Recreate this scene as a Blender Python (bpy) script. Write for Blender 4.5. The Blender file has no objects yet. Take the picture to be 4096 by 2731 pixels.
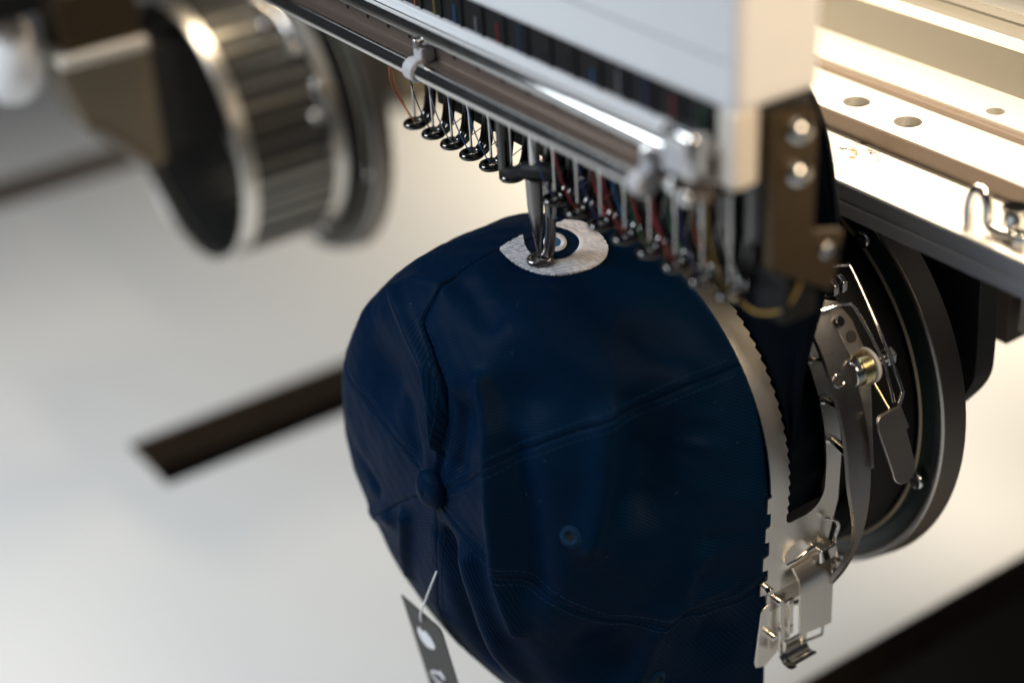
import bpy, bmesh, math, random
import numpy as np
from mathutils import Vector, Matrix
from mathutils.bvhtree import BVHTree

S = 0.01                                   # everything below is written in centimetres
sc = bpy.context.scene
rad = math.radians

# ------------------------------------------------------------------ camera
cam_d = bpy.data.cameras.new('camera'); cam = bpy.data.objects.new('camera', cam_d)
sc.collection.objects.link(cam); sc.camera = cam
R = ((0.57551807, 0.81587829, -0.05587092), (-0.38251393, 0.32894996, 0.86340895), (0.72281536, -0.47553605, 0.50140146))
M = Matrix(R).transposed().to_4x4(); M.translation = Vector((42.3426, -29.2025, 26.8014)) * S
cam.matrix_world = M
cam_d.sensor_width = 36; cam_d.lens = 59.77; cam_d.clip_start = 0.01; cam_d.clip_end = 50
cam_d.dof.use_dof = True; cam_d.dof.focus_distance = 0.590; cam_d.dof.aperture_fstop = 3.3
cam_d.dof.aperture_blades = 0

# ------------------------------------------------------------------ light
w = bpy.data.worlds.new('World'); sc.world = w; w.use_nodes = True
bg = w.node_tree.nodes['Background']; bg.inputs[0].default_value = (0.62, 0.66, 0.72, 1); bg.inputs[1].default_value = 0.035
def area(name, loc, target, sx, sy, power, color, spread=180):
    d = bpy.data.lights.new(name, 'AREA'); d.shape = 'RECTANGLE'; d.size = sx * S; d.size_y = sy * S
    d.energy = power; d.color = color; d.spread = rad(spread)
    o = bpy.data.objects.new(name, d); sc.collection.objects.link(o)
    o.location = Vector(loc) * S
    zz = (Vector(loc) - Vector(target)).normalized(); xx = Vector((1, 0, 0)); xx = (xx - zz * xx.dot(zz)).normalized(); yy = zz.cross(xx)
    o.rotation_euler = Matrix((xx, yy, zz)).transposed().to_euler()   # long side along the machine
    return o
area('window_light', (-46, -82, 60), (-16, -26, -28), 50, 38, 4.4, (0.84, 0.92, 1.0), 95)
area('head_lamp', (3, 14.6, 11.5), (5, 13.2, 2), 40, 1.5, 0.75, (1.0, 0.84, 0.62), 115)
area('overhead_fill', (-10, -30, 170), (-10, -10, 0), 130, 90, 2.6, (0.95, 0.97, 1.0))  # added soft fill from above, gives the rods and steel something to reflect
area('next_head_lamp', (-36, 10, 19), (-38, 8, 0), 8, 1.2, 0.17, (1.0, 0.80, 0.55), 120)
area('table_back_fill', (-58, 58, -4), (-58, 55, -29), 90, 8, 4.6, (1.0, 0.84, 0.62))  # added warm fill for the table behind the beam, no actual fixture
area('end_fill', (44, 4, 36), (9, 1, 5), 20, 18, 0.50, (1.0, 0.77, 0.52), 85)  # added warm fill that brightens the head end and the strap
sc.view_settings.view_transform = 'Standard'; sc.view_settings.look = 'None'
sc.view_settings.exposure = 0; sc.view_settings.gamma = 1
sc.render.engine = 'CYCLES'; sc.cycles.use_denoising = True
sc.cycles.max_bounces = 8; sc.cycles.sample_clamp_indirect = 6
random.seed(4); rng = np.random.default_rng(4)

# ------------------------------------------------------------------ materials
MATS = {}
def mat(name, col, metal=0.0, rough=0.5, noise=0.0, nscale=300, bump=0.0, bscale=800, stretch=(1, 1, 1), sheen=0.0, sheen_col=(1, 1, 1),
        coat=0.0, trans=0.0, spec=0.5, rvar=0.0):
    m = bpy.data.materials.new(name); m.use_nodes = True; nt = m.node_tree; b = nt.nodes['Principled BSDF']
    b.inputs['Base Color'].default_value = (*col, 1); b.inputs['Metallic'].default_value = metal
    b.inputs['Roughness'].default_value = rough; b.inputs['Specular IOR Level'].default_value = spec
    b.inputs['Coat Weight'].default_value = coat
    if trans: b.inputs['Transmission Weight'].default_value = trans
    if sheen:
        b.inputs['Sheen Weight'].default_value = sheen; b.inputs['Sheen Roughness'].default_value = 0.45
        b.inputs['Sheen Tint'].default_value = (*sheen_col, 1)
    tc = nt.nodes.new('ShaderNodeTexCoord'); mp = nt.nodes.new('ShaderNodeMapping')
    nt.links.new(tc.outputs['Object'], mp.inputs[0]); mp.inputs['Scale'].default_value = stretch
    if noise or rvar:
        n = nt.nodes.new('ShaderNodeTexNoise'); n.inputs['Scale'].default_value = nscale; n.inputs['Detail'].default_value = 5
        nt.links.new(mp.outputs[0], n.inputs[0])
        if noise:
            mx = nt.nodes.new('ShaderNodeMix'); mx.data_type = 'RGBA'
            mx.inputs[6].default_value = (*[c * (1 - noise) for c in col], 1); mx.inputs[7].default_value = (*[min(1, c * (1 + noise)) for c in col], 1)
            nt.links.new(n.outputs[0], mx.inputs[0]); nt.links.new(mx.outputs[2], b.inputs['Base Color'])
        if rvar:
            mr = nt.nodes.new('ShaderNodeMapRange'); mr.inputs[3].default_value = max(0.02, rough - rvar); mr.inputs[4].default_value = rough + rvar
            nt.links.new(n.outputs[0], mr.inputs[0]); nt.links.new(mr.outputs[0], b.inputs['Roughness'])
    if bump:
        n2 = nt.nodes.new('ShaderNodeTexNoise'); n2.inputs['Scale'].default_value = bscale; n2.inputs['Detail'].default_value = 3
        nt.links.new(mp.outputs[0], n2.inputs[0])
        bp = nt.nodes.new('ShaderNodeBump'); bp.inputs['Strength'].default_value = bump; bp.inputs['Distance'].default_value = 0.0004
        nt.links.new(n2.outputs[0], bp.inputs['Height']); nt.links.new(bp.outputs[0], b.inputs['Normal'])
    MATS[name] = m
    return m
def twill(name, col, period=0.105, angle=35, strength=0.42):
    "woven cotton: diagonal twill ribs laid out in the panel's own cloth coordinates (UV in cm)"
    m = mat(name, col, 0, 0.48, sheen=0.0, spec=0.024)
    nt = m.node_tree; b = nt.nodes['Principled BSDF']
    uv = nt.nodes.new('ShaderNodeUVMap'); mp = nt.nodes.new('ShaderNodeMapping'); mp.inputs['Rotation'].default_value[2] = rad(angle)
    nt.links.new(uv.outputs[0], mp.inputs[0])
    wv = nt.nodes.new('ShaderNodeTexWave'); wv.inputs['Scale'].default_value = 2 * math.pi / (20 * period)
    wv.inputs['Distortion'].default_value = 0.6; wv.inputs['Detail'].default_value = 2; wv.inputs['Detail Scale'].default_value = 1.5
    nt.links.new(mp.outputs[0], wv.inputs[0])
    ns = nt.nodes.new('ShaderNodeTexNoise'); ns.inputs['Scale'].default_value = 22; ns.inputs['Detail'].default_value = 4
    nt.links.new(uv.outputs[0], ns.inputs[0])
    mx = nt.nodes.new('ShaderNodeMix'); mx.data_type = 'RGBA'
    mx.inputs[6].default_value = (*[c * 0.5 for c in col], 1); mx.inputs[7].default_value = (*[c * 1.5 for c in col], 1)
    ad = nt.nodes.new('ShaderNodeMath'); ad.operation = 'MULTIPLY_ADD'; ad.inputs[1].default_value = 0.55
    nt.links.new(wv.outputs['Fac'], ad.inputs[0])
    ms = nt.nodes.new('ShaderNodeMath'); ms.operation = 'MULTIPLY'; ms.inputs[1].default_value = 0.45
    nt.links.new(ns.outputs[0], ms.inputs[0]); nt.links.new(ms.outputs[0], ad.inputs[2])
    nt.links.new(ad.outputs[0], mx.inputs[0]); nt.links.new(mx.outputs[2], b.inputs['Base Color'])
    bp = nt.nodes.new('ShaderNodeBump'); bp.inputs['Strength'].default_value = strength; bp.inputs['Distance'].default_value = 0.0003
    nt.links.new(ad.outputs[0], bp.inputs['Height'])
    cr_ = nt.nodes.new('ShaderNodeTexNoise'); cr_.inputs['Scale'].default_value = 1.7; cr_.inputs['Detail'].default_value = 4; cr_.inputs['Distortion'].default_value = 0.6
    nt.links.new(uv.outputs[0], cr_.inputs[0])
    b2 = nt.nodes.new('ShaderNodeBump'); b2.inputs['Strength'].default_value = 0.14; b2.inputs['Distance'].default_value = 0.0012
    nt.links.new(cr_.outputs[0], b2.inputs['Height']); nt.links.new(b2.outputs[0], bp.inputs['Normal']); nt.links.new(bp.outputs[0], b.inputs['Normal'])
    return m
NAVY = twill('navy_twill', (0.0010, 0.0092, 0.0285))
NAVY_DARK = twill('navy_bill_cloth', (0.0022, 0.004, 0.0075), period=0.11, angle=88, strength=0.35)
NAVY_THREAD = mat('navy_thread', (0.0040, 0.023, 0.062), 0, 0.7, spec=0.08)
CHROME = mat('chrome', (0.78, 0.77, 0.75), 1, 0.10, rvar=0.05, nscale=120, bump=0.03, bscale=300)
STEEL = mat('polished_strap_steel', (0.88, 0.85, 0.79), 1, 0.30, rvar=0.07, nscale=80, bump=0.03, bscale=500)
RINGSTEEL = mat('satin_ring_steel', (0.48, 0.45, 0.42), 1, 0.33, rvar=0.08, nscale=60, bump=0.08, bscale=900, stretch=(1, 0.15, 1))
GUNMETAL = mat('blackened_steel', (0.13, 0.125, 0.12), 1, 0.14, rvar=0.05, nscale=400)
NEEDLE = mat('needle_steel', (0.62, 0.60, 0.57), 1, 0.18)
HOOPSTEEL = mat('grey_hoop_steel', (0.30, 0.285, 0.28), 1, 0.28, rvar=0.08, nscale=60, bump=0.06, bscale=900)
FLANGE = mat('dark_flange_steel', (0.20, 0.175, 0.15), 0.9, 0.42, rvar=0.06, nscale=60, bump=0.06, bscale=900)
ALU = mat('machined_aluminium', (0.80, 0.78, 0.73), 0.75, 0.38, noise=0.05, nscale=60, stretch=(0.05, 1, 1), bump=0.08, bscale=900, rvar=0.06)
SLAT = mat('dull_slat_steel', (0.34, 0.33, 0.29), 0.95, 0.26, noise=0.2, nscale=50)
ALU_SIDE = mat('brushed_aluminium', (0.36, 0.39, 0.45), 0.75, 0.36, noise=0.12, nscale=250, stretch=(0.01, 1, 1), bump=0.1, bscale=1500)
WHITE = mat('white_paint', (0.86, 0.87, 0.89), 0, 0.42, noise=0.03, nscale=30)
CREAM = mat('cream_plastic', (0.74, 0.69, 0.62), 0, 0.4, noise=0.04, nscale=30)
TABLE = mat('white_laminate', (0.72, 0.72, 0.71), 0, 0.32, noise=0.02, nscale=12, bump=0.02, bscale=900)
EDGE = mat('brown_board_edge', (0.12, 0.095, 0.078), 0, 0.6, noise=0.3, nscale=90)
BLACK = mat('black_rubber', (0.008, 0.0085, 0.009), 0, 0.55, noise=0.3, nscale=40, spec=0.25)
GREENBLACK = mat('green_black_plastic', (0.010, 0.022, 0.018), 0, 0.35)
DARKPLATE = mat('black_painted_plate', (0.022, 0.022, 0.022), 0, 0.5, noise=0.3, nscale=60)
BROWNMETAL = mat('bronze_anodised_steel', (0.085, 0.06, 0.032), 0.7, 0.45, noise=0.1, nscale=60)
CHANNEL = mat('umber_channel_steel', (0.24, 0.19, 0.16), 0.7, 0.38, noise=0.1, nscale=80, stretch=(0.05, 1, 1))
TAN = mat('tan_painted_steel', (0.42, 0.36, 0.26), 0.1, 0.5, noise=0.05, nscale=20)
BROWNTAN = mat('brown_arm_paint', (0.20, 0.165, 0.115), 0.1, 0.45, noise=0.08, nscale=20)
TANWALL = mat('warm_grey_paint', (0.13, 0.12, 0.10), 0, 0.55, noise=0.04, nscale=30, bump=0.06, bscale=500)
NYLON = mat('grey_nylon', (0.55, 0.55, 0.57), 0, 0.35)
BRASS = mat('yellow_zinc_spring', (0.72, 0.62, 0.36), 1, 0.2)
TAGCARD = mat('charcoal_card', (0.026, 0.026, 0.025), 0, 0.6)
WHITEINK = mat('white_print', (0.78, 0.78, 0.82), 0, 0.6)
CLEAR = mat('clear_nylon', (0.82, 0.84, 0.86), 0, 0.3)
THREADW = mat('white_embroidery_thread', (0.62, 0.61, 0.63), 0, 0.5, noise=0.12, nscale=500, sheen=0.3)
THREADW2 = mat('white_thread_painted_shade', (0.54, 0.54, 0.57), 0, 0.5, noise=0.2, nscale=900)
THREADW3 = mat('white_thread_painted_glint', (0.74, 0.72, 0.72), 0, 0.45, noise=0.12, nscale=500)
THREADB = mat('blue_embroidery_thread', (0.01, 0.13, 0.30), 0, 0.45, sheen=0.3)
FLOOR = mat('dark_floor', (0.02, 0.02, 0.021), 0, 0.6, noise=0.3, nscale=5)
TCOL = {}
for n, c in dict(orange=(0.42, 0.10, 0.02), grey=(0.25, 0.26, 0.28), blue=(0.01, 0.13, 0.32), red=(0.32, 0.02, 0.02), green=(0.02, 0.16, 0.07),
                 navy=(0.02, 0.04, 0.16), yellow=(0.26, 0.18, 0.03), black=(0.012, 0.012, 0.014), pale=(0.6, 0.58, 0.52)).items():
    TCOL[n] = mat(n + '_thread', c, 0, 0.5, sheen=0.3)

# ------------------------------------------------------------------ mesh helpers
ORG = {}                                   # world origin of every object that can be a parent
class MB:
    def __init__(s): s.v = []; s.f = []; s.uv = None
    def add(s, vs, fs):
        o = len(s.v); s.v += [tuple(map(float, p)) for p in vs]; s.f += [tuple(i + o for i in f) for f in fs]; return s
    def box(s, x0, x1, y0, y1, z0, z1):
        return s.add([(x, y, z) for z in (z0, z1) for y in (y0, y1) for x in (x0, x1)],
                     [(0, 2, 3, 1), (4, 5, 7, 6), (0, 1, 5, 4), (2, 6, 7, 3), (0, 4, 6, 2), (1, 3, 7, 5)])
    def tube(s, path, r, n=8, closed=False, sx=1.0, sy=1.0, up=None):
        P = [Vector(p) for p in path]; m = len(P)
        rs = r if isinstance(r, (list, tuple)) else [r] * m
        vs = []; nrm = None
        for i in range(m):
            a = P[i - 1] if (i > 0 or closed) else P[i]; b = P[(i + 1) % m] if (i < m - 1 or closed) else P[i]
            t = (b - a).normalized()
            if nrm is None:
                nrm = Vector(up) if up else (Vector((0, 0, 1)) if abs(t.z) < 0.9 else Vector((0, 1, 0)))
            nrm = (nrm - t * nrm.dot(t)).normalized(); bi = t.cross(nrm)
            for k in range(n):
                c, q = math.cos(2 * math.pi * k / n), math.sin(2 * math.pi * k / n)
                vs.append(P[i] + nrm * (c * rs[i] * sx) + bi * (q * rs[i] * sy))
        fs = []
        for i in range(m if closed else m - 1):
            j = (i + 1) % m
            for k in range(n):
                l = (k + 1) % n; fs.append((i * n + k, i * n + l, j * n + l, j * n + k))
        if not closed:
            fs.append(tuple(range(n - 1, -1, -1))); fs.append(tuple((m - 1) * n + k for k in range(n)))
        return s.add(vs, fs)
    def cyl(s, p0, p1, r, n=24): return s.tube([p0, p1], r, n)
    def lathe(s, prof, cx, cz, n=96, a0=-180, a1=180, closed_prof=True):
        "turn a (y, r) outline about the line x=cx, z=cz"
        full = abs(a1 - a0 - 360) < 1e-6; cols = n if full else n + 1; m = len(prof); vs = []
        for i in range(cols):
            a = rad(a0 + (a1 - a0) * i / n)
            vs += [(cx + r * math.sin(a), y, cz + r * math.cos(a)) for y, r in prof]
        fs = []
        for i in range(n):
            j = (i + 1) % cols
            for k in range(m if closed_prof else m - 1):
                l = (k + 1) % m; fs.append((i * m + k, j * m + k, j * m + l, i * m + l))
        if not full and closed_prof:
            fs.append(tuple(range(m))); fs.append(tuple((cols - 1) * m + k for k in range(m - 1, -1, -1)))
        return s.add(vs, fs)
    def grid(s, rows, flip=False):
        m = len(rows[0]); fs = []
        for i in range(len(rows) - 1):
            for k in range(m - 1):
                f = (i * m + k, i * m + k + 1, (i + 1) * m + k + 1, (i + 1) * m + k); fs.append(f[::-1] if flip else f)
        return s.add([p for r in rows for p in r], fs)
    def prism(s, poly, nrm, th):
        "a flat outline (3-D points) given a thickness along nrm"
        n = len(poly); d = Vector(nrm).normalized() * th
        A = [Vector(p) for p in poly]; B = [p + d for p in A]
        return s.add(A + B, [tuple(range(n - 1, -1, -1)), tuple(range(n, 2 * n))] + [(i, (i + 1) % n, n + (i + 1) % n, n + i) for i in range(n)])
    def extrude_x(s, prof, x0, x1):
        n = len(prof)
        return s.add([(x0, y, z) for y, z in prof] + [(x1, y, z) for y, z in prof],
                     [tuple(range(n)), tuple(range(2 * n - 1, n - 1, -1))] + [(i, n + i, n + (i + 1) % n, (i + 1) % n) for i in range(n)])
    def build(s, name, m, parent=None, smooth=35, bevel=0, solid=0, uv=None, origin=None):
        o0 = ORG.get(parent.name, Vector()) if parent else Vector(origin or (0, 0, 0))
        me = bpy.data.meshes.new(name)
        me.from_pydata([((x - o0.x) * S, (y - o0.y) * S, (z - o0.z) * S) for x, y, z in s.v], [], s.f)
        if uv is not None:
            l = me.uv_layers.new(name='UVMap'); idx = np.zeros(len(me.loops), dtype=np.int32); me.loops.foreach_get('vertex_index', idx)
            l.data.foreach_set('uv', np.asarray(uv, dtype=np.float32)[idx].ravel())
        bm = bmesh.new(); bm.from_mesh(me)
        if uv is None: bmesh.ops.recalc_face_normals(bm, faces=bm.faces)
        bm.to_mesh(me); bm.free()
        if smooth:
            me.shade_smooth(); me.set_sharp_from_angle(angle=rad(smooth))
        me.materials.append(m)
        o = bpy.data.objects.new(name, me); sc.collection.objects.link(o)
        if parent: o.parent = parent
        else: o.location = o0 * S
        ORG[o.name] = o0.copy()
        if solid:
            md = o.modifiers.new('thickness', 'SOLIDIFY'); md.thickness = solid * S; md.offset = -1; crisp(o)
        if bevel:
            md = o.modifiers.new('bevel', 'BEVEL'); md.width = bevel * S; md.segments = 3; md.limit_method = 'ANGLE'; md.angle_limit = rad(40)
        return o
def crisp(o):
    md = o.modifiers.new('crisp_edges', 'EDGE_SPLIT'); md.split_angle = rad(42)
def thing(name, loc, label, cat, group=None):
    o = bpy.data.objects.new(name, None); sc.collection.objects.link(o); o.location = Vector(loc) * S
    o.empty_display_size = 0.01; ORG[o.name] = Vector(loc); tag(o, label, cat, group); return o
def tag(o, label, cat, group=None, kind=None):
    o['label'] = label; o['category'] = cat
    if group: o['group'] = group
    if kind: o['kind'] = kind
def dup(src, name, parent, off):
    c = src.copy(); c.name = name; sc.collection.objects.link(c); c.parent = parent
    c.location = Vector(src.location) + Vector(off) * S
    ORG[c.name] = ORG[src.name]                # shares the mesh, so its local origin is the same
    return c
def smooth_path(pts, k=8, closed=False):
    P = [Vector(p) for p in pts]; n = len(P); out = []
    for i in range(n if closed else n - 1):
        g = lambda j: P[j % n] if closed else P[min(max(j, 0), n - 1)]
        a, b, c, d = g(i - 1), g(i), g(i + 1), g(i + 2)
        for q in range(k):
            f = q / k
            out.append(0.5 * ((2 * b) + (c - a) * f + (2 * a - 5 * b + 4 * c - d) * f * f + (-a + 3 * b - 3 * c + d) * f ** 3))
    if not closed: out.append(P[-1])
    return out
AX = -7.6                                  # height of the cap cylinder's axis
def cp(phi, y, r, cx=0, cz=AX): a = rad(phi); return (cx + r * math.sin(a), y, cz + r * math.cos(a))

# ------------------------------------------------------------------ floor and table
TZ = -28.8
fl = MB().box(-260, 160, -160, 260, -76, -75).build('floor', FLOOR); fl['kind'] = 'structure'
HS = -39.8                                 # spacing of the sewing heads along the machine
tb = thing('machine_table', (-40, 30, TZ), 'white laminate machine table with long dark slots below the cap', 'table')
slots = [(-2.2, 6.5), (HS - 3.2, HS + 2.4), (-86.5, -81.5)]
slots.sort(); y0s = {-2.2: -6.0, HS - 3.2: -1.3, -86.5: -60}
xs = [-240] + [v for s_ in slots for v in s_] + [120]
T = 2.7
top = MB(); edge = MB()
segs = [(xs[i], xs[i + 1]) for i in range(0, len(xs), 2)]
for a, b in segs: top.box(a, b, -120, 130, TZ - T + 0.25, TZ)
for a, b in slots:
    if y0s[a] > -60: top.box(a, b, -120, y0s[a], TZ - T + 0.25, TZ)
top.build('tabletop', TABLE, tb, bevel=0.06)
for a, b in slots:                         # the sawn board edge seen inside each slot
    e = MB().box(a - 0.15, a + 0.04, y0s[a], 130, TZ - T, TZ - 0.12)
    e.box(b - 0.04, b + 0.15, y0s[a], 130, TZ - T, TZ - 0.12)
    if y0s[a] > -60: e.box(a, b, y0s[a] - 0.15, y0s[a] + 0.04, TZ - T, TZ - 0.12)
    e.build('slot_edge', EDGE, tb, bevel=0.03)
for x in (-230, 110):
    for y in (-110, 120): MB().box(x - 3, x + 3, y - 3, y + 3, -75, TZ - T + 0.25).build('leg', DARKPLATE, tb)

OLIVE = mat('olive_cabinet_paint', (0.075, 0.062, 0.035), 0, 0.5, noise=0.1, nscale=10)
cab = thing('machine_cabinet', (-100, 55, TZ), 'dark olive machine cabinet standing on the table behind the next head', 'cabinet')
MB().box(-150, -76, 39, 75, TZ + 0.01, -9).build('cabinet_body', OLIVE, cab, bevel=0.4)
MB().box(-150, -75.5, 38.6, 75, -9, -8).build('cabinet_lid', OLIVE, cab, bevel=0.2)

# ------------------------------------------------------------------ the cap
CAP_Z = -7.3
PROF={ # phi: (y, r) from the rim to the button
 -180:[(4.2,12.6),(2.2,12.5),(0,11.9),(-1.8,10.9),(-3.2,9.2),(-4.2,7.3),(-4.85,5.1),(-5.0,2.6),(-5.0,0)],
 -150:[(4.2,12.2),(2,12.0),(0,11.4),(-1.8,10.5),(-3.2,9.4),(-4.2,7.9),(-4.8,5.7),(-5.0,2.8),(-5.0,0)],
 -120:[(4.2,8.1),(2,8.7),(0,9.0),(-2,9.1),(-3.4,8.75),(-4.25,7.95),(-4.85,5.9),(-5.0,2.9),(-5.0,0)],
 -90:[(4.2,7.05),(2,7.8),(0,8.3),(-2,8.4),(-3.4,8.2),(-4.3,7.55),(-4.8,5.8),(-5.0,2.9),(-5.0,0)],
 -60:[(4.2,7.05),(2,7.75),(0,8.1),(-1.8,8.1),(-3.2,7.8),(-4.1,7.1),(-4.65,5.6),(-4.95,3),(-5.0,0)],
 -30:[(4.2,7.0),(2.4,8.05),(0.6,8.15),(-1.2,7.95),(-2.6,7.65),(-3.6,7.0),(-4.4,5.6),(-4.85,3),(-5.0,0)],
 0:[(4.2,6.85),(2.2,7.2),(0,7.3),(-1.3,7.25),(-2.5,6.95),(-3.5,6.2),(-4.3,4.8),(-4.75,2.6),(-4.95,0)],
 30:[(4.2,6.9),(2.2,7.15),(0,7.2),(-1.4,6.95),(-2.6,6.5),(-3.6,5.7),(-4.4,4.4),(-4.8,2.4),(-4.95,0)],
 60:[(4.2,7.0),(2.2,7.05),(0.2,6.85),(-1.5,6.35),(-2.8,5.7),(-3.8,4.9),(-4.5,3.9),(-4.85,2.2),(-4.95,0)],
 90:[(4.2,7.05),(2.2,7.0),(0.2,6.7),(-1.5,6.2),(-2.8,5.5),(-3.9,4.6),(-4.6,3.6),(-4.9,2.0),(-4.95,0)],
 120:[(4.2,8.1),(2.2,8.0),(0.2,7.6),(-1.6,7.0),(-3.0,6.2),(-4.0,5.3),(-4.7,4.1),(-4.95,2.2),(-5.0,0)],
 135:[(4.2,9.9),(2,9.7),(0,9.0),(-1.8,8.1),(-3.2,7.0),(-4.1,5.9),(-4.75,4.4),(-5.0,2.3),(-5.0,0)],
 152:[(4.2,13.2),(2,12.6),(-.2,11.5),(-2,9.9),(-3.3,8.2),(-4.2,6.6),(-4.8,4.8),(-5.0,2.4),(-5.0,0)],
}
KEYS = sorted(PROF); TAB = np.array([PROF[k] for k in KEYS], float); KS = np.array(KEYS, float)
def crown_profile(phi):
    n = len(KEYS); phi = ((phi + 180) % 360) - 180; i = int(np.searchsorted(KS, phi, side='right')) - 1
    K = lambda j: KS[j % n] + 360 * (j // n)
    Tt = lambda j: TAB[j % n]
    h = K(i + 1) - K(i); f = (phi - K(i)) / h
    m1 = (Tt(i + 1) - Tt(i - 1)) / (K(i + 1) - K(i - 1)) * h; m2 = (Tt(i + 2) - Tt(i)) / (K(i + 2) - K(i)) * h
    f2, f3 = f * f, f ** 3
    return (2*f3-3*f2+1)*Tt(i) + (f3-2*f2+f)*m1 + (-2*f3+3*f2)*Tt(i+1) + (f3-f2)*m2
def crown_base(phi, t):
    C = crown_profile(phi); m = len(C) - 1; s_ = min(max(t, 0), 1) * m; i = min(int(s_), m - 1); f = s_ - i
    P = lambda j: C[j] if 0 <= j <= m else (2*C[0]-C[1] if j < 0 else 2*C[m]-C[m-1])
    a, b, c, d = P(i-1), P(i), P(i+1), P(i+2)
    y, r = 0.5*((2*b)+(c-a)*f+(2*a-5*b+4*c-d)*f*f+(-a+3*b-3*c+d)*f**3)
    q = rad(phi); return (r*math.sin(q), y, CAP_Z + r*math.cos(q))
# where the six seams run (t from the rim 0 to the button 1 -> angle)
SEAMS = [
 ([0, .5, .61, .69, .73, .78, .84, .93, 1], [-10, -12, -13, -15, -8, 3, 9, 12, 12]),
 ([0, .17, .35, .56, .77, 1], [53, 52, 52, 51, 50, 56]),
 ([0, .41, .57, .74, .82, 1], [122, 121, 115, 113, 112, 116]),
 ([0, .73, .85, 1], [184, 188, 185, 180]),
 ([0, .66, .82, 1], [232, 233, 233, 240]),
 ([0, .7, .85, .95, 1], [284, 285, 289, 300, 302]),
]
def seam(i, t):
    k = i % 6; return float(np.interp(t, SEAMS[k][0], SEAMS[k][1])) + 360 * (i // 6)
FOLDS = [  # (points along the fold, width, height)
 ([(3.38,-3.45,-2.65)], 1.2, -0.30), ([(1.9,-3.95,-2.3),(2.77,-4.33,-3.76),(3.1,-4.56,-5.2),(3.33,-4.7,-7.4),(3.46,-4.73,-9.1),(3.8,-4.4,-11.1)], 0.34, 0.20),
 ([(3.7,-4.1,-4.2),(4.2,-4.1,-6.5),(4.3,-4.0,-9.0)], 0.65, -0.26), ([(6.1,-0.15,-4.6),(6.3,-0.6,-6.0)], 1.15, -0.42),
 ([(5.2,-1.3,-3.4),(5.8,-1.86,-5.5),(5.6,-2.4,-7.2)], 0.6, 0.28), ([(2,-2.5,-.7),(4.8,-.5,-2.3),(5.5,1.6,-2.9)], 0.9, 0.16),
 ([(-3.8,-3.6,-1.4),(-2.0,-4.1,-2.0),(-.6,-4.4,-2.7),(.0,-4.6,-3.8),(.2,-4.8,-5.2)], 0.28, 0.17), ([(-3.5,-4.6,-4.2)], 1.5, -0.30),
 ([(1.4,-4.5,-3.5),(1.3,-4.8,-5.5)], 0.55, -0.22),
 ([(-2.2,-4.96,-9.6),(-2.5,-4.9,-11),(-2.9,-4.6,-12.6)], 0.32, 0.16), ([(.6,-5,-9),(1,-4.8,-12),(1.4,-4.2,-14.5)], 0.5, -0.24),
 ([(2.0,-5,-9),(2.7,-4.7,-12),(3.2,-4,-15)], 0.5, 0.20), ([(5.4,-2,-12.5)], 1.2, -0.35),
 ([(6.6,1,-9),(6.3,-.5,-12),(5.5,-1.5,-15)], 0.6, 0.22), ([(5.9,1.0,-3.7),(6.7,3.2,-4.3)], 0.17, 0.05), ([(5.6,.4,-3.1),(6.5,2.6,-3.9)], 0.15, 0.045),
 ([(6.2,0.9,-4.6),(6.9,2.6,-5.2)], 0.2, 0.06), ([(6.4,1.6,-6.6),(6.9,3.4,-7.6)], 0.5, 0.10), ([(4.6,-3.2,-10.2),(6.2,-.6,-10.6),(7.2,2.5,-10.8)], 0.3, 0.10),
 ([(6.9,1.5,-8.3),(7.0,3.6,-8.9)], 0.25, -0.07), ([(7.0,1.5,-11.5),(7.1,3.8,-11.2)], 0.35, 0.08), ([(7.0,2.0,-13.0)], 0.9, -0.25),
 ([(-6.5,-4.2,-8.5),(-4.5,-4.9,-9.5)], 0.4, -0.14), ([(-5.2,-4.6,-11.2),(-3.6,-4.9,-10.4)], 0.35, 0.10), ([(-1.8,-4.95,-4.6),(-1.2,-5.0,-6.0)], 0.5, -0.12),
 ([(-1.0,-2.6,-.15),(1.2,-2.9,-.75)], 0.5, -0.10), ([(-3.2,-3.2,-.9),(-1.7,-3.0,-.5)], 0.3, 0.07), ([(4.2,1.2,-1.4),(5.6,3.4,-2.8)], 0.7, -0.08),
]
def seg_dist(P, pts):
    if len(pts) == 1: return np.linalg.norm(P - np.array(pts[0]), axis=-1)
    best = None
    for a, b in zip(pts[:-1], pts[1:]):
        a = np.array(a); b = np.array(b); ab = b - a; t = np.clip(((P - a) @ ab) / (ab @ ab), 0, 1)
        d = np.linalg.norm(P - (a + t[..., None] * ab), axis=-1); best = d if best is None else np.minimum(best, d)
    return best
NU, NT = 64, 170
FOLD_K = 2.2
def soft(P):                               # gentle uneven slackness of cloth
    x, y, z = P[..., 0], P[..., 1], P[..., 2]
    return (0.035*np.sin(1.9*x+0.8*z+0.7)*np.sin(1.3*y-1.1*z) + 0.02*np.sin(3.1*y+2.3*z+1.0)*np.sin(2.7*x-1.6*y) + 0.010*np.sin(6.1*x+4.4*z)*np.sin(5.3*y+3.7*z))
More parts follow.
